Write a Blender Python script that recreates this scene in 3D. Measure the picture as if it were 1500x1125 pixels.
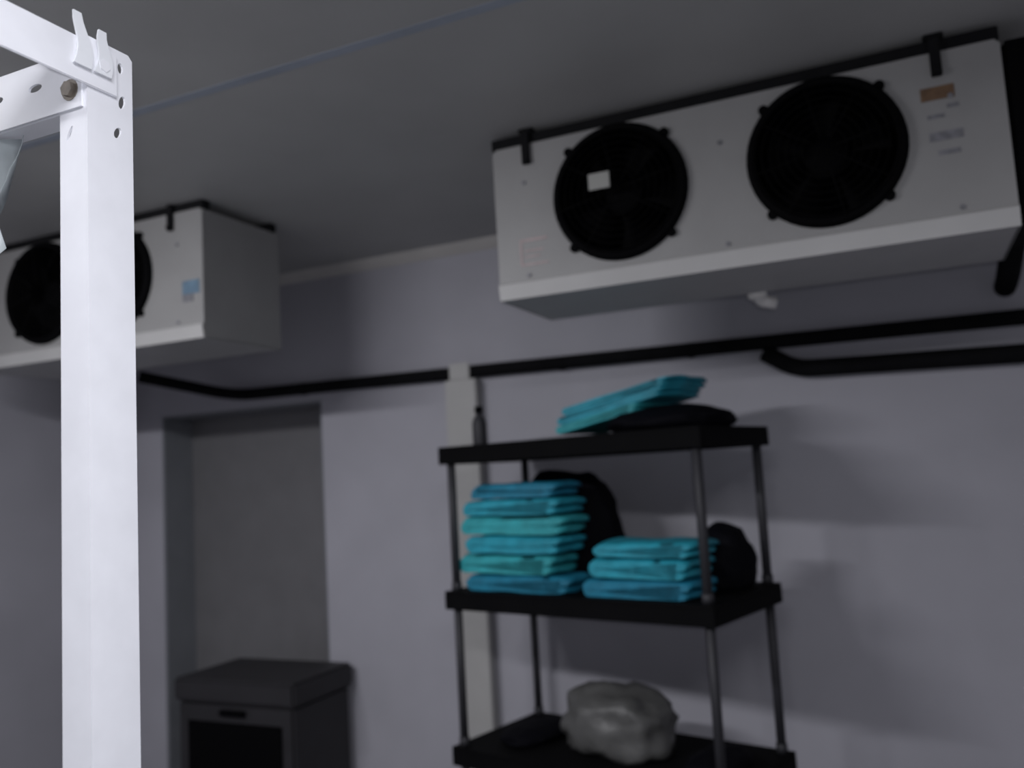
import bpy, bmesh, math, random
from mathutils import Vector, Matrix, noise

for o in list(bpy.data.objects):
    bpy.data.objects.remove(o, do_unlink=True)
S = bpy.context.scene
C = S.collection
PI = math.pi
EYE = 1.55                      # camera height above the floor

# ------------------------------------------------------------------ camera
cam_d = bpy.data.cameras.new('camera')
cam = bpy.data.objects.new('camera', cam_d); C.objects.link(cam)
right = Vector((0.90859503, 0.41381006, -0.05671257))
down = Vector((-0.09355123, 0.06929083, -0.99320036))
fwd = Vector((-0.40706663, 0.90772244, 0.10166974))
m = Matrix((right, -down, -fwd)).transposed().to_4x4()
m.translation = Vector((0, 0, EYE))
cam.matrix_world = m
cam_d.sensor_fit = 'HORIZONTAL'; cam_d.sensor_width = 36.0
cam_d.lens = 1275.27 / 1500 * 36.0
cam_d.clip_start = 0.02; cam_d.clip_end = 60
cam_d.dof.use_dof = True
cam_d.dof.focus_distance = 1.15
cam_d.dof.aperture_fstop = 2.7
S.camera = cam

# ------------------------------------------------------------------ world, light, exposure
w = bpy.data.worlds.new('world'); S.world = w; w.use_nodes = True
bg = w.node_tree.nodes['Background']
bg.inputs['Color'].default_value = (0.55, 0.6, 0.75, 1); bg.inputs['Strength'].default_value = 0.0
S.view_settings.view_transform = 'Standard'; S.view_settings.look = 'None'
S.view_settings.gamma = 1.0; S.view_settings.use_curve_mapping = False
S.view_settings.exposure = 0.0

def area(name, loc, rot, sx, sy, power, color):
    l = bpy.data.lights.new(name, 'AREA'); l.shape = 'RECTANGLE'
    l.size = sx; l.size_y = sy; l.energy = power; l.color = color
    o = bpy.data.objects.new(name, l); C.objects.link(o)
    o.location = loc; o.rotation_euler = rot
    return o
LAMPS = [(-2.25, 0.55, 2.50, 41.0, 0.35), (0.10, 0.0, 2.50, 29.0, 0.03)]   # x, y, z, watts, tilt; second one is added to brighten the post
fl = bpy.data.lights.new('added_camera_fill', 'POINT'); fl.energy = 19.0; fl.color = (0.94, 0.95, 1.0); fl.shadow_soft_size = 0.02
flo = bpy.data.objects.new('added_camera_fill', fl); C.objects.link(flo); flo.location = (0.02, -0.03, EYE + 0.03)   # added fill light beside the camera, lifts the post and shaded parts
for lx, ly, lz, pw, tl in LAMPS:
    area('tube_light', (lx, ly + 0.06*math.sin(tl), lz - 0.075), (tl, 0, 0), 1.15, 0.08, pw, (0.955, 0.955, 1.0))

# ------------------------------------------------------------------ materials
def mat(name, col, rough=0.6, metal=0.0, var=0.0, scale=8.0, bump=0.0, bscale=40.0, alpha=None, spec=None):
    M = bpy.data.materials.new(name); M.use_nodes = True
    nt = M.node_tree; b = nt.nodes['Principled BSDF']
    b.inputs['Base Color'].default_value = (*col, 1)
    b.inputs['Roughness'].default_value = rough; b.inputs['Metallic'].default_value = metal
    if spec is not None: b.inputs['Specular IOR Level'].default_value = spec
    tc = nt.nodes.new('ShaderNodeTexCoord')
    if var > 0:
        n = nt.nodes.new('ShaderNodeTexNoise'); n.inputs['Scale'].default_value = scale; n.inputs['Detail'].default_value = 5
        r = nt.nodes.new('ShaderNodeValToRGB')
        r.color_ramp.elements[0].position = 0.3; r.color_ramp.elements[1].position = 0.7
        r.color_ramp.elements[0].color = (*[c * (1 - var) for c in col], 1)
        r.color_ramp.elements[1].color = (*[min(1, c * (1 + var)) for c in col], 1)
        nt.links.new(tc.outputs['Object'], n.inputs['Vector']); nt.links.new(n.outputs['Fac'], r.inputs['Fac'])
        nt.links.new(r.outputs['Color'], b.inputs['Base Color'])
    if bump > 0:
        n2 = nt.nodes.new('ShaderNodeTexNoise'); n2.inputs['Scale'].default_value = bscale; n2.inputs['Detail'].default_value = 4
        bp = nt.nodes.new('ShaderNodeBump'); bp.inputs['Strength'].default_value = bump; bp.inputs['Distance'].default_value = 0.01
        nt.links.new(tc.outputs['Object'], n2.inputs['Vector']); nt.links.new(n2.outputs['Fac'], bp.inputs['Height'])
        nt.links.new(bp.outputs['Normal'], b.inputs['Normal'])
    if alpha is not None: b.inputs['Alpha'].default_value = alpha
    return M
M_wall = mat('wall_panel', (0.415, 0.41, 0.455), 0.6, var=0.05, scale=3, bump=0.05, bscale=60)
M_ceil = mat('ceiling_panel', (0.44, 0.44, 0.435), 0.6, var=0.05, scale=3, bump=0.04)
M_joint = mat('joint_sealant', (0.36, 0.40, 0.47), 0.5, var=0.1)
M_trim = mat('cove_trim', (0.55, 0.53, 0.51), 0.45, var=0.04)
M_floor = mat('floor_concrete', (0.12, 0.12, 0.13), 0.7, var=0.15, scale=5, bump=0.2)
M_unit = mat('unit_white_metal', (0.30, 0.297, 0.295), 0.5, var=0.05, scale=6)
M_tray = mat('tray_pale_metal', (0.48, 0.476, 0.47), 0.45, var=0.04, scale=6)
M_black = mat('black_plastic', (0.0025, 0.0025, 0.003), 0.7, spec=0.05)
M_guard = mat('black_wire', (0.004, 0.004, 0.0045), 0.7, spec=0.05)
M_insul = mat('black_foam_insulation', (0.009, 0.009, 0.010), 0.9, var=0.2, bump=0.2, spec=0.08)
M_rail = mat('dark_steel', (0.010, 0.010, 0.011), 0.75, var=0.2, spec=0.1)
M_shelf = mat('black_shelf_plastic', (0.004, 0.004, 0.0045), 0.7, var=0.1, spec=0.06)
M_post = mat('charcoal_post', (0.028, 0.028, 0.033), 0.6, var=0.1)
M_turq = mat('turquoise_sack', (0.018, 0.31, 0.41), 0.55, var=0.22, scale=14, bump=0.35, bscale=30)
M_turq2 = mat('turquoise_sack_green', (0.032, 0.36, 0.40), 0.55, var=0.22, scale=12, bump=0.35, bscale=28)
M_turq3 = mat('turquoise_sack_blue', (0.010, 0.19, 0.30), 0.55, var=0.22, scale=16, bump=0.35, bscale=26)
M_bag = mat('black_bag_plastic', (0.004, 0.004, 0.006), 0.7, bump=0.4, bscale=18, spec=0.06)
M_film = mat('cloudy_plastic_bag', (0.09, 0.09, 0.088), 0.45, var=0.2, scale=10, bump=0.6, bscale=16)
M_white = mat('white_painted_steel', (0.86, 0.87, 0.92), 0.4, var=0.03, scale=20)
M_strap = mat('white_plastic_strap', (0.84, 0.86, 0.90), 0.4)
M_clear = mat('thin_white_film', (0.60, 0.66, 0.68), 0.35, var=0.1, alpha=0.7)
M_bolt = mat('rusty_bolt', (0.22, 0.19, 0.16), 0.6, metal=0.5, var=0.3, scale=60)
M_door = mat('door_grey', (0.17, 0.168, 0.175), 0.5, var=0.05)
M_jamb = mat('jamb_grey', (0.20, 0.21, 0.23), 0.5, var=0.05)
M_crate = mat('dark_crate', (0.020, 0.019, 0.022), 0.6, var=0.15)
M_trunk = mat('trunking_white', (0.43, 0.425, 0.415), 0.45, var=0.04)
M_drain = mat('white_drain', (0.95, 0.93, 0.90), 0.4)
M_orange = mat('orange_sticker', (0.15, 0.085, 0.045), 0.5, var=0.25, scale=40)
M_grey = mat('grey_print', (0.19, 0.19, 0.21), 0.5, var=0.3, scale=50)
M_pink = mat('pink_print', (0.42, 0.33, 0.33), 0.5, var=0.15, scale=50)
M_blue = mat('blue_sticker', (0.13, 0.21, 0.29), 0.5, var=0.2, scale=40)
M_paper = mat('pale_label', (0.36, 0.36, 0.34), 0.5)
M_tube = bpy.data.materials.new('lamp_tube'); M_tube.use_nodes = True
_b = M_tube.node_tree.nodes['Principled BSDF']
_b.inputs['Emission Color'].default_value = (0.93, 0.95, 1, 1); _b.inputs['Emission Strength'].default_value = 2.0

# ------------------------------------------------------------------ helpers
def tag(o, label, cat, group=None):
    o['label'] = label; o['category'] = cat
    if group: o['group'] = group
    return o
def obj(name, bm, material, parent=None, smooth=False, loc=None, rotz=0.0):
    bmesh.ops.recalc_face_normals(bm, faces=bm.faces[:])
    me = bpy.data.meshes.new(name); bm.to_mesh(me); bm.free()
    me.materials.append(material)
    if smooth:
        for p in me.polygons: p.use_smooth = True
    o = bpy.data.objects.new(name, me); C.objects.link(o)
    if parent: o.parent = parent
    if loc is not None: o.location = loc
    o.rotation_euler = (0, 0, rotz)
    return o
def thing(name, label, cat, loc=(0, 0, 0), rotz=0.0, group=None):
    o = bpy.data.objects.new(name, None); C.objects.link(o)
    o.location = loc; o.rotation_euler = (0, 0, rotz); o.empty_display_size = 0.1
    return tag(o, label, cat, group)
def struct(name, bm, material, parent=None):
    o = obj(name, bm, material, parent)
    if parent is None: o['kind'] = 'structure'
    return o
def abox(bm, x0, x1, y0, y1, z0, z1, bevel=0.0):
    vs = [bm.verts.new(p) for p in ((x0,y0,z0),(x1,y0,z0),(x1,y1,z0),(x0,y1,z0),(x0,y0,z1),(x1,y0,z1),(x1,y1,z1),(x0,y1,z1))]
    fs = [bm.faces.new([vs[i] for i in f]) for f in ((3,2,1,0),(4,5,6,7),(0,1,5,4),(1,2,6,5),(2,3,7,6),(3,0,4,7))]
    if bevel > 0:
        es = list({e for f in fs for e in f.edges})
        bmesh.ops.bevel(bm, geom=es, offset=bevel, segments=2, affect='EDGES', clamp_overlap=True)
    return bm
def box(x0, x1, y0, y1, z0, z1, bevel=0.0):
    return abox(bmesh.new(), x0, x1, y0, y1, z0, z1, bevel)
def tube(bm, pts, r, seg=12, cap=True):
    pts = [Vector(p) for p in pts]; rings = []
    rr = r if isinstance(r, (list, tuple)) else [r] * len(pts)
    prev = None
    for i, p in enumerate(pts):
        d = (pts[min(i+1, len(pts)-1)] - pts[max(i-1, 0)]).normalized()
        if prev is None:
            a = d.orthogonal().normalized()
        else:
            a = (prev - d * prev.dot(d)).normalized()
        prev = a; b = d.cross(a)
        rings.append([bm.verts.new(p + (a * math.cos(t) + b * math.sin(t)) * rr[i]) for t in [2*PI*k/seg for k in range(seg)]])
    for A, B in zip(rings, rings[1:]):
        for k in range(seg):
            bm.faces.new((A[k], A[(k+1) % seg], B[(k+1) % seg], B[k]))
    if cap:
        bm.faces.new(rings[0][::-1]); bm.faces.new(rings[-1])
    return bm
def smooth_path(pts, n=8, r=0.08):
    pts = [Vector(p) for p in pts]; out = [pts[0]]
    for a, b, c in zip(pts, pts[1:], pts[2:]):
        r1 = min(r, (a-b).length * 0.45, (c-b).length * 0.45)
        p = b + (a-b).normalized() * r1; q = b + (c-b).normalized() * r1
        for i in range(n+1):
            t = i / n; out.append((1-t)**2 * p + 2*t*(1-t) * b + t*t * q)
    out.append(pts[-1]); return out
def lathe_y(bm, prof, cx, cz, seg=40, closed=False):
    """rings of (radius, y) turned round an axis along y"""
    rings = [[bm.verts.new((cx + rad*math.cos(2*PI*k/seg), y, cz + rad*math.sin(2*PI*k/seg))) for k in range(seg)] for rad, y in prof]
    prs = list(zip(rings, rings[1:])) + ([(rings[-1], rings[0])] if closed else [])
    for A, B in prs:
        for k in range(seg): bm.faces.new((A[k], A[(k+1) % seg], B[(k+1) % seg], B[k]))
    return rings
def holed_plate(outer, holes, thick, axis_map):
    """flat plate with real holes; outer/holes lists of 2-D loops; axis_map(u,v,w)->xyz"""
    bm = bmesh.new(); es = []
    for loop in [outer] + holes:
        vs = [bm.verts.new((p[0], p[1], 0)) for p in loop]
        for a, b in zip(vs, vs[1:] + vs[:1]): es.append(bm.edges.new((a, b)))
    bmesh.ops.triangle_fill(bm, use_beauty=True, use_dissolve=False, edges=es)
    r = bmesh.ops.extrude_face_region(bm, geom=bm.faces[:])
    for v in r['geom']:
        if isinstance(v, bmesh.types.BMVert): v.co.z += thick
    for v in bm.verts: v.co = Vector(axis_map(*v.co))
    return bm
def circ(cx, cy, r, n=40): return [(cx + r*math.cos(2*PI*k/n), cy + r*math.sin(2*PI*k/n)) for k in range(n)]
def slot(cx, cy, a, b, ang=0.0, n=12):
    out = []
    for k in range(n):
        t = 2*PI*k/n; x = a*math.cos(t); y = b*math.sin(t)
        out.append((cx + x*math.cos(ang) - y*math.sin(ang), cy + x*math.sin(ang) + y*math.cos(ang)))
    return out

# ------------------------------------------------------------------ the room
WY = 3.466; CZ = 2.60; XL = -3.95; XR = 1.9; YB = -2.2
struct('floor', box(XL-0.15, XR+0.15, YB-0.15, WY+0.5, -0.12, 0.0), M_floor)
ceil = struct('ceiling', box(XL-0.15, XR+0.15, YB-0.15, WY+0.5, CZ+0.012, CZ+0.14), M_ceil)
JY = [YB, -0.05, 1.705, WY]
for a, b in zip(JY, JY[1:]):
    obj('panel', box(XL, XR, a + (0.012 if a != YB else 0), b - (0.012 if b != WY else 0), CZ, CZ+0.012), M_ceil, ceil)
for y in JY[1:-1]:
    obj('joint_strip', box(XL, XR, y-0.016, y+0.016, CZ-0.0006, CZ+0.012), M_joint, ceil)
DX0, DX1, DZ = -3.616, -2.575, EYE + 0.405
bm = bmesh.new()
abox(bm, XL-0.15, DX0, WY, WY+0.25, 0, CZ+0.012)
abox(bm, DX1, XR+0.15, WY, WY+0.25, 0, CZ+0.012)
abox(bm, DX0, DX1, WY, WY+0.25, DZ, CZ+0.012)
struct('wall_back', bm, M_wall)
struct('wall_left', box(XL-0.15, XL, YB-0.15, WY, 0, CZ+0.012), M_wall)
struct('wall_right', box(XR, XR+0.15, YB-0.15, WY, 0, CZ+0.012), M_wall)
struct('wall_front', box(XL, XR, YB-0.15, YB, 0, CZ+0.012), M_wall)
# sloping cove strip where the back wall meets the ceiling
bm = bmesh.new()
prof = [(WY, CZ), (WY-0.045, CZ), (WY-0.038, CZ-0.010), (WY-0.010, CZ-0.038), (WY, CZ-0.045)]
A = [bm.verts.new((XL, y, z)) for y, z in prof]; B = [bm.verts.new((XR, y, z)) for y, z in prof]
for k in range(5): bm.faces.new((A[k], A[(k+1) % 5], B[(k+1) % 5], B[k]))
bm.faces.new(A); bm.faces.new(B[::-1])
struct('trim_1', bm, M_trim)
# recessed door
door = struct('door_1', box(DX0, DX1, WY+0.205, WY+0.245, 0, DZ), M_door)
obj('jamb', box(DX0, DX0+0.012, WY+0.005, WY+0.205, 0, DZ), M_jamb, door)
obj('jamb', box(DX1-0.012, DX1, WY+0.005, WY+0.205, 0, DZ), M_jamb, door)
obj('head_frame', box(DX0+0.012, DX1-0.012, WY+0.005, WY+0.205, DZ-0.012, DZ), M_jamb, door)

# ------------------------------------------------------------------ ceiling lamps (above the frame), the second an added light for the post
for (lx, ly, lz, pw, tl), lab in zip(LAMPS, ('white tube lamp on the ceiling, left of the white rack', 'added unseen tube lamp above the viewer, to brighten the white post')):
    lamp = thing('tube_lamp', lab, 'lamp', (lx, ly, CZ), 0, 'tube lamps on the ceiling')
    obj('housing', box(-0.62, 0.62, -0.045, 0.045, -0.06, -0.004, 0.006), M_white, lamp)
    obj('tube', tube(bmesh.new(), [(-0.58, 0, -0.075), (0.58, 0, -0.075)], 0.013, 12), M_tube, lamp, True)

# ------------------------------------------------------------------ evaporator units
def evaporator(label, loc, W, fans, fr, left_fan_label=False):
    H, D = 0.476, 0.42
    t = thing('evaporator', label, 'cooling unit', loc, 0, 'evaporator units hung from the ceiling')
    zc = 0.272
    # front sheet with real fan openings
    fp = holed_plate([(0.0, 0.05), (W, 0.05), (W, H-0.012), (W-0.012, H), (0.012, H), (0.0, H-0.012)],
                     [circ(fx, zc, fr-0.012, 48) for fx in fans], 0.006, lambda u, v, q: (u, q, v))
    obj('front_panel', fp, M_unit, t)
    bm = bmesh.new()
    abox(bm, 0.008, W-0.008, 0.0062, D, H-0.012, H-0.002)                # roof sheet
    obj('roof_panel', bm, M_unit, t)
    for x0, x1 in ((0, 0.008), (W-0.008, W)):
        obj('end_panel', box(x0, x1, 0.0062, D, 0.0, H-0.004, 0.002), M_unit, t)
    bm = bmesh.new(); abox(bm, 0.008, W-0.008, 0.30, D-0.03, 0.05, H-0.014)
    for k in range(int(W/0.025)):
        abox(bm, 0.02+k*0.025, 0.0215+k*0.025, D-0.03, D-0.012, 0.05, H-0.014)
    obj('coil', bm, M_black, t)
    # drip tray with a lip that stands proud of the front
    bm = bmesh.new()
    P = [(-0.004, 0.052), (-0.010, 0.046), (-0.002, 0.0), (D, 0.0), (D, 0.05), (D-0.004, 0.05), (D-0.004, 0.004), (0.002, 0.004), (-0.004, 0.046), (0.0, 0.052)]
    n = len(P)
    A = [bm.verts.new((0.0, y, z)) for y, z in P]; B = [bm.verts.new((W, y, z)) for y, z in P]
    for k in range(n): bm.faces.new((A[k], A[(k+1) % n], B[(k+1) % n], B[k]))
    bm.faces.new(A); bm.faces.new(B[::-1])
    obj('drip_tray', bm, M_tray, t)
    for i, fx in enumerate(fans):
        bm = bmesh.new()
        lathe_y(bm, [(fr-0.012, 0.0), (fr-0.016, -0.022), (fr, -0.026), (fr+0.008, -0.012), (fr+0.010, 0.0)], fx, zc, 48)
        lathe_y(bm, [(fr-0.012, 0.0), (fr-0.014, 0.12), (fr-0.02, 0.20), (0.004, 0.20)], fx, zc, 48)
        f = obj('fan', bm, M_black, t, True)
        for k in range(4):                                              # four lugs that hold the ring
            a = PI/4 + k*PI/2; cx, cz = fx + math.cos(a)*(fr+0.012), zc + math.sin(a)*(fr+0.012)
            obj('lug', tube(bmesh.new(), [(cx, 0.001, cz), (cx, -0.012, cz)], 0.014, 10), M_black, f)
        bm = bmesh.new()
        for k in range(1, 8):
            r = 0.035 + (fr-0.05) * k / 7.0
            lathe_y(bm, [(r-0.0016, -0.030), (r, -0.0325), (r+0.0016, -0.030), (r, -0.0275)], fx, zc, 36, True)
        for k in range(8):
            a = 2*PI*k/8 + 0.2
            tube(bm, [(fx + 0.03*math.cos(a), -0.030, zc + 0.03*math.sin(a)), (fx + (fr-0.004)*math.cos(a), -0.026, zc + (fr-0.004)*math.sin(a))], 0.0022, 6)
        obj('guard', bm, M_guard, f, True)
        bm = bmesh.new(); lathe_y(bm, [(0.003, 0.035), (0.05, 0.037), (0.058, 0.05), (0.058, 0.13)], fx, zc, 24)
        obj('hub', bm, M_black, f, True)
        for k in range(5):
            bm = bmesh.new(); a0 = 2*PI*k/5 + 0.4*i; rows = []
            for s in range(7):
                rr = 0.055 + (fr-0.08) * s/6.0; wd = 0.32 + 0.12*s/6.0
                row = []
                for q in (-1, -0.33, 0.33, 1):
                    a = a0 + q*wd; row.append(bm.verts.new((fx + rr*math.cos(a), 0.085 + 0.035*q, zc + rr*math.sin(a))))
                rows.append(row)
            for r0, r1 in zip(rows, rows[1:]):
                for q in range(3): bm.faces.new((r0[q], r0[q+1], r1[q+1], r1[q]))
            e = bmesh.ops.extrude_face_region(bm, geom=bm.faces[:])
            for v in e['geom']:
                if isinstance(v, bmesh.types.BMVert): v.co.y += 0.003
            obj('blade', bm, M_black, f, True)
        if left_fan_label and i == 0:
            l = obj('motor_label', box(fx-0.080, fx-0.016, -0.037, -0.034, zc+0.008, zc+0.056, 0.001), M_paper, f)
            l['label'] = 'small pale label on the fan guard'
    # dark hanging rail along the top, with hangers up to the ceiling
    HG = CZ - loc[2]
    for y0 in (0.004, D-0.05):
        bm = bmesh.new(); abox(bm, -0.005, W+0.0, y0, y0+0.04, H, H+0.036, 0.003)
        obj('hanging_rail', bm, M_rail, t)
    for hx in (0.115, W-0.145):
        for y0 in (0.0, D-0.055):
            bm = bmesh.new()
            abox(bm, hx-0.024, hx+0.024, y0-0.006, y0+0.05, H+0.0362, HG-0.0005, 0.003)
            if y0 == 0.0:
                abox(bm, hx-0.013, hx+0.013, -0.014, -0.002, H-0.066, H+0.034, 0.002)
                tube(bm, [(hx, -0.014, H-0.055), (hx, -0.022, H-0.055)], 0.010, 6)
            obj('hanger', bm, M_rail, t)
    for sx in (0.10, W*0.5, W-0.12):
        for sz in (0.068, H-0.12):
            obj('screw', tube(bmesh.new(), [(sx, -0.0001, sz), (sx, -0.004, sz)], 0.007, 6), M_grey, t)
    return t
UZ = EYE + 0.524
r_unit = evaporator('long white twin-fan cooling unit hung at the right, pale label in its left fan', (-1.094, 2.391, UZ), 1.392, (0.398, 0.966), 0.194, True)
def sticker(parent, name, x0, x1, z0, z1, material, label):
    o = obj(name, box(x0, x1, -0.002, -0.0002, z0, z1), material, parent); o['label'] = label; return o
sticker(r_unit, 'sticker', 1.205, 1.282, 0.352, 0.386, M_orange, 'faded orange sticker')
sticker(r_unit, 'sticker', 1.215, 1.292, 0.245, 0.268, M_grey, 'dark grey printed marking')
sticker(r_unit, 'sticker', 1.232, 1.282, 0.208, 0.220, M_grey, 'small grey printed line')
sticker(r_unit, 'sticker', 1.215, 1.255, 0.304, 0.314, M_grey, 'small grey printed line')
sticker(r_unit, 'sticker', 1.262, 1.288, 0.326, 0.336, M_grey, 'small grey printed line')
bm = bmesh.new()
for a in ((0.075, 0.165, 0.172, 0.180), (0.075, 0.165, 0.098, 0.104), (0.075, 0.082, 0.104, 0.172), (0.090, 0.150, 0.140, 0.146), (0.090, 0.140, 0.122, 0.127)):
    abox(bm, a[0], a[1], -0.0018, -0.0002, a[2], a[3])
o = obj('sticker', bm, M_pink, r_unit); o['label'] = 'faint pink framed sticker'
# black insulated pipework at the right end
obj('end_pipework', tube(bmesh.new(), smooth_path([(1.42, 0.37, 0.22), (1.45, 0.56, 0.14), (1.45, 0.92, 0.035), (1.45, 1.035, 0.02)], 6), 0.036, 12), M_insul, r_unit, True)
obj('pipe_cover', box(1.394, 1.49, 0.005, 0.36, 0.02, 0.472, 0.01), M_black, r_unit)
# drain fitting under the tray
bm = tube(bmesh.new(), smooth_path([(0.700, 0.46, 0.006), (0.700, 0.50, -0.012), (0.745, 0.52, -0.022)], 5, 0.03), 0.021, 12)
abox(bm, 0.672, 0.728, 0.421, 0.470, -0.016, 0.024, 0.006)
d = obj('drain_spout', bm, M_drain, r_unit, True); d['label'] = 'small white drain fitting'

l_unit = evaporator('white twin-fan cooling unit at the left, partly behind the white post', (-3.500, 2.345, UZ+0.018), 1.262, (0.440, 0.815), 0.196)
o = sticker(l_unit, 'sticker', 1.165, 1.245, 0.165, 0.215, M_blue, 'blue sticker')
o = sticker(l_unit, 'sticker', 1.165, 1.215, 0.138, 0.166, M_grey, 'grey lower half of the sticker')

# ------------------------------------------------------------------ black insulated pipes on the back wall
PY = WY - 0.034
pts = smooth_path([(-3.40, 3.12, EYE+0.574), (-3.08, PY, EYE+0.470), (-1.72, PY, EYE+0.458), (XR, PY, EYE+0.418)], 8, 0.12)
run = thing('insulated_pipe', 'long black insulated pipe running along the back wall under both cooling units', 'pipe', (-1.2, WY, EYE+0.45))
def rel(ps, o): return [Vector(p) - o.location for p in ps]
obj('lagging', tube(bmesh.new(), rel(pts, run), 0.029, 14), M_insul, run, True)
for x in (-2.65, -1.30, -0.75, 0.9):
    z = EYE + 0.470 - (x+3.08)*0.0105
    bm = bmesh.new(); lathe = [(0.0315, -0.012), (0.0315, 0.012)]
    rings = [[bm.verts.new((x + q, PY + 0.0312*math.cos(2*PI*k/16), z + 0.0312*math.sin(2*PI*k/16))) for k in range(16)] for q in (-0.011, 0.011)]
    for k in range(16): bm.faces.new((rings[0][k], rings[0][(k+1) % 16], rings[1][(k+1) % 16], rings[1][k]))
    for v in bm.verts: v.co -= run.location
    obj('clip', bm, M_insul, run, True)
br = thing('insulated_pipe', 'short lower black insulated pipe hooking down from the long pipe at the right', 'pipe', (0.6, WY, EYE+0.33))
pts = smooth_path([(-0.47, PY-0.004, EYE+0.405), (-0.36, PY-0.004, EYE+0.330), (0.4, PY-0.004, EYE+0.308), (XR, PY-0.004, EYE+0.27)], 8, 0.10)
obj('lagging', tube(bmesh.new(), rel(pts, br), 0.034, 14), M_insul, br, True)

# ------------------------------------------------------------------ vertical cable trunking on the wall
tr = thing('cable_trunking', 'upright pale cable trunking on the back wall behind the shelving', 'trunking', (-1.775, WY, 0))
obj('base_channel', box(-0.07, 0.07, -0.060, -0.0005, 0.0, EYE+0.425, 0.003), M_trunk, tr)
obj('lid', box(-0.076, 0.076, -0.072, -0.0602, 0.0, EYE+0.423, 0.004), M_trunk, tr)
obj('pipe_saddle', box(-0.05, 0.05, -0.075, -0.0662, EYE+0.4235, EYE+0.497, 0.004), M_trunk, tr)

# ------------------------------------------------------------------ dark crate in front of the door
cr = thing('storage_crate', 'dark grey lidded crate standing in front of the recessed door', 'crate', (-2.76, 3.22, 0), 0.0)
CW, CD, CH = 0.32, 0.20, EYE-0.825
obj('body', box(-CW, CW, -CD, CD, 0.0, CH-0.10, 0.012), M_crate, cr)
obj('lid', box(-CW-0.015, CW+0.015, -CD-0.015, CD+0.015, CH-0.0995, CH, 0.012), M_crate, cr)
obj('front_recess', box(-CW+0.06, CW-0.06, -CD-0.006, -CD-0.0002, 0.06, CH-0.18, 0.004), M_black, cr)
obj('handle', box(-0.07, 0.07, -CD-0.022, -CD-0.0002, CH-0.15, CH-0.125, 0.005), M_black, cr)

# ------------------------------------------------------------------ shelving rack
RX, RY, RT = -1.613, 2.913, -0.248
RW, RD = 1.068, 0.50
rack = thing('shelving_rack', 'black three-tier shelving rack set at an angle to the back wall', 'shelving', (RX, RY, 0), RT)
ST = [EYE+0.112, EYE-0.425, EYE-0.985, 0.14]                             # shelf top heights
SH = 0.066
for z in ST:
    bm = bmesh.new()
    abox(bm, -0.012, RW+0.012, -0.012, RD+0.012, z-0.012, z, 0.002)
    abox(bm, -0.012, RW+0.012, -0.012, 0.006, z-SH, z-0.0122, 0.002); abox(bm, -0.012, RW+0.012, RD-0.006, RD+0.012, z-SH, z-0.0122, 0.002)
    abox(bm, -0.012, 0.006, 0.0062, RD-0.0062, z-SH, z-0.0122, 0.002); abox(bm, RW-0.006, RW+0.012, 0.0062, RD-0.0062, z-SH, z-0.0122, 0.002)
    for k in range(1, 5):
        abox(bm, RW*k/5-0.008, RW*k/5+0.008, 0.0062, RD-0.0062, z-0.04, z-0.0122)
    obj('shelf', bm, M_shelf, rack)
for x in (0.022, RW-0.022):
    for y in (0.022, RD-0.022):
        bm = bmesh.new()
        zs = [0.0] + sum([[z-SH-0.0004, z+0.0004] for z in sorted(ST)], []) 
        segs = [(0.0, min(ST)-0.0124)]
        so = sorted(ST)
        for a, b in zip(so, so[1:]): segs.append((a+0.0003, b-0.0124))
        for a, b in segs: tube(bm, [(x, y, a), (x, y, b)], 0.0155, 12)
        for a, b in segs[1:]:
            tube(bm, [(x, y, a), (x, y, a+0.03)], 0.019, 12)
        obj('post', bm, M_post, rack, True)

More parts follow.
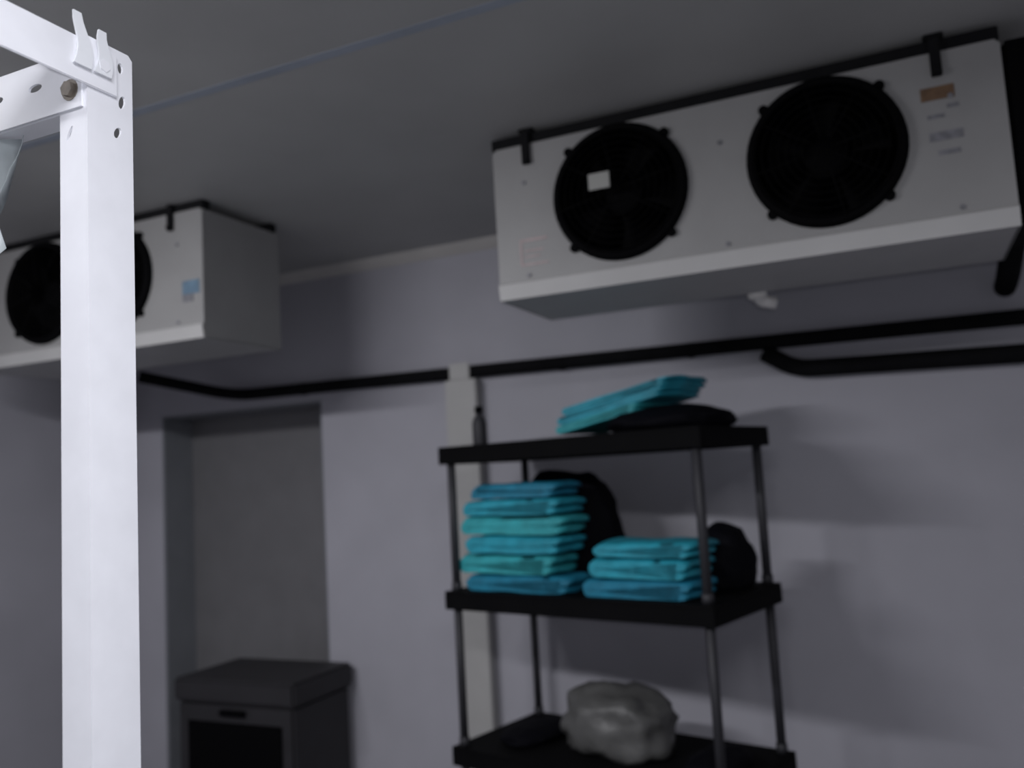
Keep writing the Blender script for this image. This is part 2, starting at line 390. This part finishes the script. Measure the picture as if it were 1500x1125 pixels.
# ------------------------------------------------------------------ soft things on the shelves
def rack_pt(u, n, z): 
    return (RX + u*math.cos(RT) - n*math.sin(RT), RY + u*math.sin(RT) + n*math.cos(RT), z)
def folded_sack(label, u0, u1, n0, n1, z0, th, material, seed, group, tilt=0.0, bend=0.0, open_right=True):
    """a sack folded once: a thick serpentine sheet swept in depth, with slack edges"""
    rnd = random.Random(seed); L = u1-u0; D = n1-n0; t = th*0.47
    # centre line from the open end, along the top layer, round the fold, back along the lower layer
    cl = []; ns = 14; zt, zb = th - t/2, t/2; rf = (zt-zb)/2
    for i in range(ns+1): cl.append((L - (L-rf-t/2)*i/ns, zt))
    for i in range(1, 7):
        a = PI/2 + PI*i/7; cl.append((rf + t/2 + rf*math.cos(a), (zt+zb)/2 + rf*math.sin(a)))
    for i in range(ns+1): cl.append((rf + t/2 + (L*0.97-rf-t/2)*i/ns, zb))
    cl = [Vector((p[0], p[1])) for p in cl]
    outer, inner = [], []
    for i, p in enumerate(cl):
        d = (cl[min(i+1, len(cl)-1)] - cl[max(i-1, 0)]).normalized(); nn = Vector((-d.y, d.x))
        taper = 0.55 if i in (0, len(cl)-1) else 0.96
        outer.append(p - nn*t/2*taper); inner.append(p + nn*t/2*taper)
    loop = outer + inner[::-1]
    nd = 8; bm = bmesh.new(); rings = []
    sx, sy = rnd.uniform(-9, 9), rnd.uniform(-9, 9)
    for j in range(nd+1):
        v = j/nd; ring = []
        edge = 1.0 - 0.16*(abs(2*v-1)**6)
        for q in loop:
            x, z = q
            nz = noise.noise(Vector((x*7+sx, v*3+sy, z*20)))
            zz = z*edge + 0.22*t*nz
            zz = max(zz, 0.0) if bend == 0 else zz
            xx = L/2 + (x-L/2)*(1.0 - 0.05*(abs(2*v-1)**4)) + 0.010*noise.noise(Vector((v*4+sy, z*30, sx)))
            zz += bend * (math.sin(PI*min(1, max(0, xx/L))) ) 
            ring.append(bm.verts.new((xx, v*D, zz)))
        rings.append(ring)
    m_ = len(loop)
    for A, B in zip(rings, rings[1:]):
        for k in range(m_): bm.faces.new((A[k], A[(k+1) % m_], B[(k+1) % m_], B[k]))
    bm.faces.new(rings[0]); bm.faces.new(rings[-1][::-1])
    bmesh.ops.triangulate(bm, faces=[f for f in bm.faces if len(f.verts) > 4])
    if tilt: bmesh.ops.rotate(bm, verts=bm.verts[:], cent=(0, 0, 0), matrix=Matrix.Rotation(-tilt, 3, 'Y'))
    o = obj('folded_sack', bm, material, None, True, rack_pt(u0, n0, z0), RT + rnd.uniform(-0.02, 0.02))
    for p in o.data.polygons:
        if abs(p.normal.y) > 0.75: p.use_smooth = False
    return tag(o, label, 'sack', group)
def lump(name, label, cat, u, n, z0, su, sn, sh, material, seed, rough=0.16, flat=0.0, group=None, freq=2.2):
    bm = bmesh.new(); bmesh.ops.create_icosphere(bm, subdivisions=4, radius=1.0)
    for v in bm.verts:
        p = v.co.copy(); k = 1 + rough*noise.noise(p*freq + Vector((seed*3.1, seed*1.7, 0))) + rough*0.5*noise.noise(p*freq*2.6 + Vector((seed, 0, seed*2)))
        q = Vector((abs(p.x)**0.85*math.copysign(1, p.x), abs(p.y)**0.85*math.copysign(1, p.y), p.z))*k
        v.co = Vector((q.x*su, q.y*sn, max(0.0, (q.z+0.55)/1.55*sh)))
    o = obj(name, bm, material, None, True, rack_pt(u, n, z0), RT)
    return tag(o, label, cat, group)
z2 = ST[1] + 0.001
G1 = 'folded turquoise sacks in the tall left pile'
names = ['bottom turquoise folded sack of the tall left pile on the middle shelf',
         'second turquoise folded sack from the bottom of the tall left pile',
         'third turquoise folded sack from the bottom of the tall left pile',
         'fourth turquoise folded sack from the bottom of the tall left pile',
         'fifth turquoise folded sack up in the tall left pile, just below its top',
         'topmost turquoise folded sack of the tall left pile on the middle shelf']
ths = [0.058, 0.068, 0.062, 0.066, 0.056, 0.052]; mats = [M_turq3, M_turq2, M_turq, M_turq2, M_turq, M_turq3]
offs = [0.05, 0.010, 0.055, 0.03, 0.05, 0.09]; ends = [0.53, 0.46, 0.50, 0.515, 0.505, 0.49]
z = z2
for i in range(6):
    folded_sack(names[i], offs[i], ends[i], 0.03 + 0.008*(i % 2), 0.215, z, ths[i], mats[i], 11+i, G1); z += ths[i] + 0.005
lump('black_bag', 'round black plastic bag against the right side of the tall turquoise pile', 'bag', 0.32, 0.345, z2, 0.235, 0.11, 0.425, M_bag, 3, 0.10)
G2 = 'folded turquoise sacks in the low right pile'
z = z2
for i, (a, b, th, mm) in enumerate(((0.575, 0.99, 0.058, M_turq3), (0.60, 0.98, 0.062, M_turq), (0.63, 1.0, 0.050, M_turq))):
    folded_sack(['lowest', 'middle', 'topmost'][i] + ' turquoise folded sack of the low right pile on the middle shelf', a, b, 0.03, 0.24, z, th, mm, 31+i, G2); z += th + 0.005
lump('black_bag', 'slumped black plastic bag behind the low right turquoise pile', 'bag', 0.945, 0.37, z2, 0.10, 0.10, 0.21, M_bag, 6, 0.12)
# top shelf
z1 = ST[0] + 0.001
lump('black_bag', 'wide black plastic bag heaped on the top shelf under turquoise sacks', 'bag', 0.845, 0.25, z1, 0.21, 0.20, 0.088, M_bag, 9, 0.08)
G3 = 'folded turquoise sacks on the top shelf'
for i, (a, L, zz, th, mm, ti) in enumerate(((0.455, 0.36, 0.012, 0.031, M_turq2, 0.17), (0.465, 0.45, 0.044, 0.031, M_turq, 0.17), (0.49, 0.45, 0.077, 0.030, M_turq, 0.17))):
    folded_sack(['lowest', 'middle', 'topmost'][i] + ' turquoise folded sack leaning on the black bag on the top shelf', a, a+L, 0.10, 0.40, z1+zz, th, mm, 51+i, G3, tilt=ti)
bt = thing('bottle', 'small dark bottle standing at the left end of the top shelf', 'bottle', rack_pt(0.09, 0.12, z1))
bm = bmesh.new(); prof = [(0.002, 0), (0.026, 0.0), (0.028, 0.006), (0.028, 0.085), (0.022, 0.105), (0.013, 0.115), (0.013, 0.125), (0.002, 0.125)]
rings = [[bm.verts.new((r*math.cos(2*PI*k/20), r*math.sin(2*PI*k/20), zz)) for k in range(20)] for r, zz in prof]
for A, B in zip(rings, rings[1:]):
    for k in range(20): bm.faces.new((A[k], A[(k+1) % 20], B[(k+1) % 20], B[k]))
obj('body', bm, M_post, bt, True)
obj('cap', tube(bmesh.new(), [(0, 0, 0.1255), (0, 0, 0.15)], 0.016, 16), M_black, bt, True)
# lower shelf
z3 = ST[2] + 0.001
lump('plastic_bag', 'crumpled cloudy grey plastic bag on the lower shelf', 'bag', 0.545, 0.26, z3, 0.205, 0.16, 0.22, M_film, 14, 0.22, freq=2.0)
lump('black_bag', 'flat black bag at the right end of the lower shelf', 'bag', 0.95, 0.20, z3, 0.085, 0.15, 0.07, M_bag, 17, 0.15)
lump('black_bag', 'flat black bag at the left end of the lower shelf', 'bag', 0.19, 0.24, z3, 0.105, 0.17, 0.045, M_bag, 19, 0.15)

# ------------------------------------------------------------------ white steel rack in the foreground
FX, FY = -0.84, 0.70                                                     # outer corner of the post
fr = thing('steel_rack', 'bright white slotted steel rack frame close in the left foreground', 'rack', (FX, FY, 0))
PT = EYE + 0.545; a_, b_, tk = 0.046, 0.066, 0.003
# side flange (faces right) with slots near the top, front flange (faces the camera side)
sl = [slot(0.043, EYE+0.439, 0.0045, 0.008, -0.5), slot(0.050, EYE+0.480, 0.0045, 0.009, -0.3), slot(0.027, EYE+0.506, 0.006, 0.006), slot(0.048, EYE+0.523, 0.004, 0.007)]
sl += [slot(0.048, EYE+0.39-0.055*k, 0.003, 0.007) for k in range(0)]
post = obj('post', holed_plate([(0, 0), (b_, 0), (b_, PT-0.006), (b_-0.006, PT), (0, PT)], sl, tk, lambda u, v, q: (-q, u, v)), M_white, fr)
obj('front_flange', holed_plate([(-a_, 0), (-tk-0.0001, 0), (-tk-0.0001, PT), (-a_, PT)], [slot(-0.030, EYE+0.430, 0.0025, 0.010, -0.5)], tk, lambda u, v, q: (u, q, v)), M_white, fr)
obj('return_lip', box(-0.012, -tk-0.0002, b_-0.003, b_, 0, PT-0.004), M_white, fr)
# rail toward the camera (along y), rail to the left (along x)
rail = bmesh.new()
abox(rail, 0.0004, 0.004, -0.90, 0.040, EYE+0.482, EYE+0.536, 0.001); abox(rail, -0.035, 0.0003, -0.90, -0.001, EYE+0.532, EYE+0.536)
obj('side_rail', rail, M_white, fr)
obj('cross_rail', holed_plate([(-1.10, EYE+0.458), (-0.006, EYE+0.458), (-0.006, EYE+0.528), (-1.10, EYE+0.528)],
    [slot(-0.085-0.07*k, EYE+0.498, 0.012, 0.005) for k in range(14)], 0.003, lambda u, v, q: (u, -0.0004-q, v)), M_white, fr)
obj('cross_rail_lip', box(-1.10, -0.006, 0.0001+tk+0.0002, 0.035, EYE+0.458, EYE+0.461), M_white, fr)
for (x, z) in ((-0.024, EYE+0.481),):
    b = obj('bolt', tube(bmesh.new(), [(x, -0.0036, z), (x, -0.010, z)], 0.0095, 6), M_bolt, fr); b['label'] = 'dull rusty bolt head'
    obj('washer', tube(bmesh.new(), [(x, -0.0035, z), (x, -0.0048, z)], 0.013, 16), M_bolt, b)
for (y, z) in ((0.028, EYE+0.512),):
    obj('bolt', tube(bmesh.new(), [(0.0041, y-0.010, z), (0.009, y-0.010, z)], 0.008, 6), M_white, fr)
# strap tails sticking up where the rails are tied
def strap(y, x, h, lean):
    bm = bmesh.new(); prev = None
    for i in range(7):
        t = i/6; c = Vector((x + lean*t*t, y + 0.004*math.sin(5*t), EYE+0.500 + h*t)); wv = 0.012*(1-0.55*t)
        cur = [bm.verts.new(c + Vector((dx, dy, 0))) for dx, dy in ((-0.0012, -wv), (0.0012, -wv), (0.0012, wv), (-0.0012, wv))]
        if prev:
            for k in range(4): bm.faces.new((prev[k], prev[(k+1) % 4], cur[(k+1) % 4], cur[k]))
        else: bm.faces.new(cur)
        prev = cur
    bm.faces.new(prev[::-1])
    return obj('strap_tail', bm, M_strap, fr)
strap(-0.012, 0.007, 0.066, -0.004); strap(0.016, 0.007, 0.052, 0.004)
# thin film hanging from the cross rail at the very left
bm = bmesh.new(); rows = []
for i in range(13):
    v = i/12; row = []
    for j in range(9):
        u = j/8; x = -0.235 + 0.105*u*(1-0.35*v); y = 0.010 + 0.010*math.sin(u*9 + v*4) + 0.006*noise.noise(Vector((u*4, v*5, 3)))
        zz = EYE + 0.455 - v*(0.20 - 0.06*abs(2*u-1)) 
        row.append(bm.verts.new((x + 0.008*math.sin(v*7), y, zz)))
    rows.append(row)
for A, B in zip(rows, rows[1:]):
    for k in range(8): bm.faces.new((A[k], A[k+1], B[k+1], B[k]))
e = bmesh.ops.extrude_face_region(bm, geom=bm.faces[:])
for v in e['geom']:
    if isinstance(v, bmesh.types.BMVert): v.co.y += 0.0008
o = obj('plastic_film', bm, M_clear, fr, True); o['label'] = 'thin cloudy plastic film hanging from the rail'
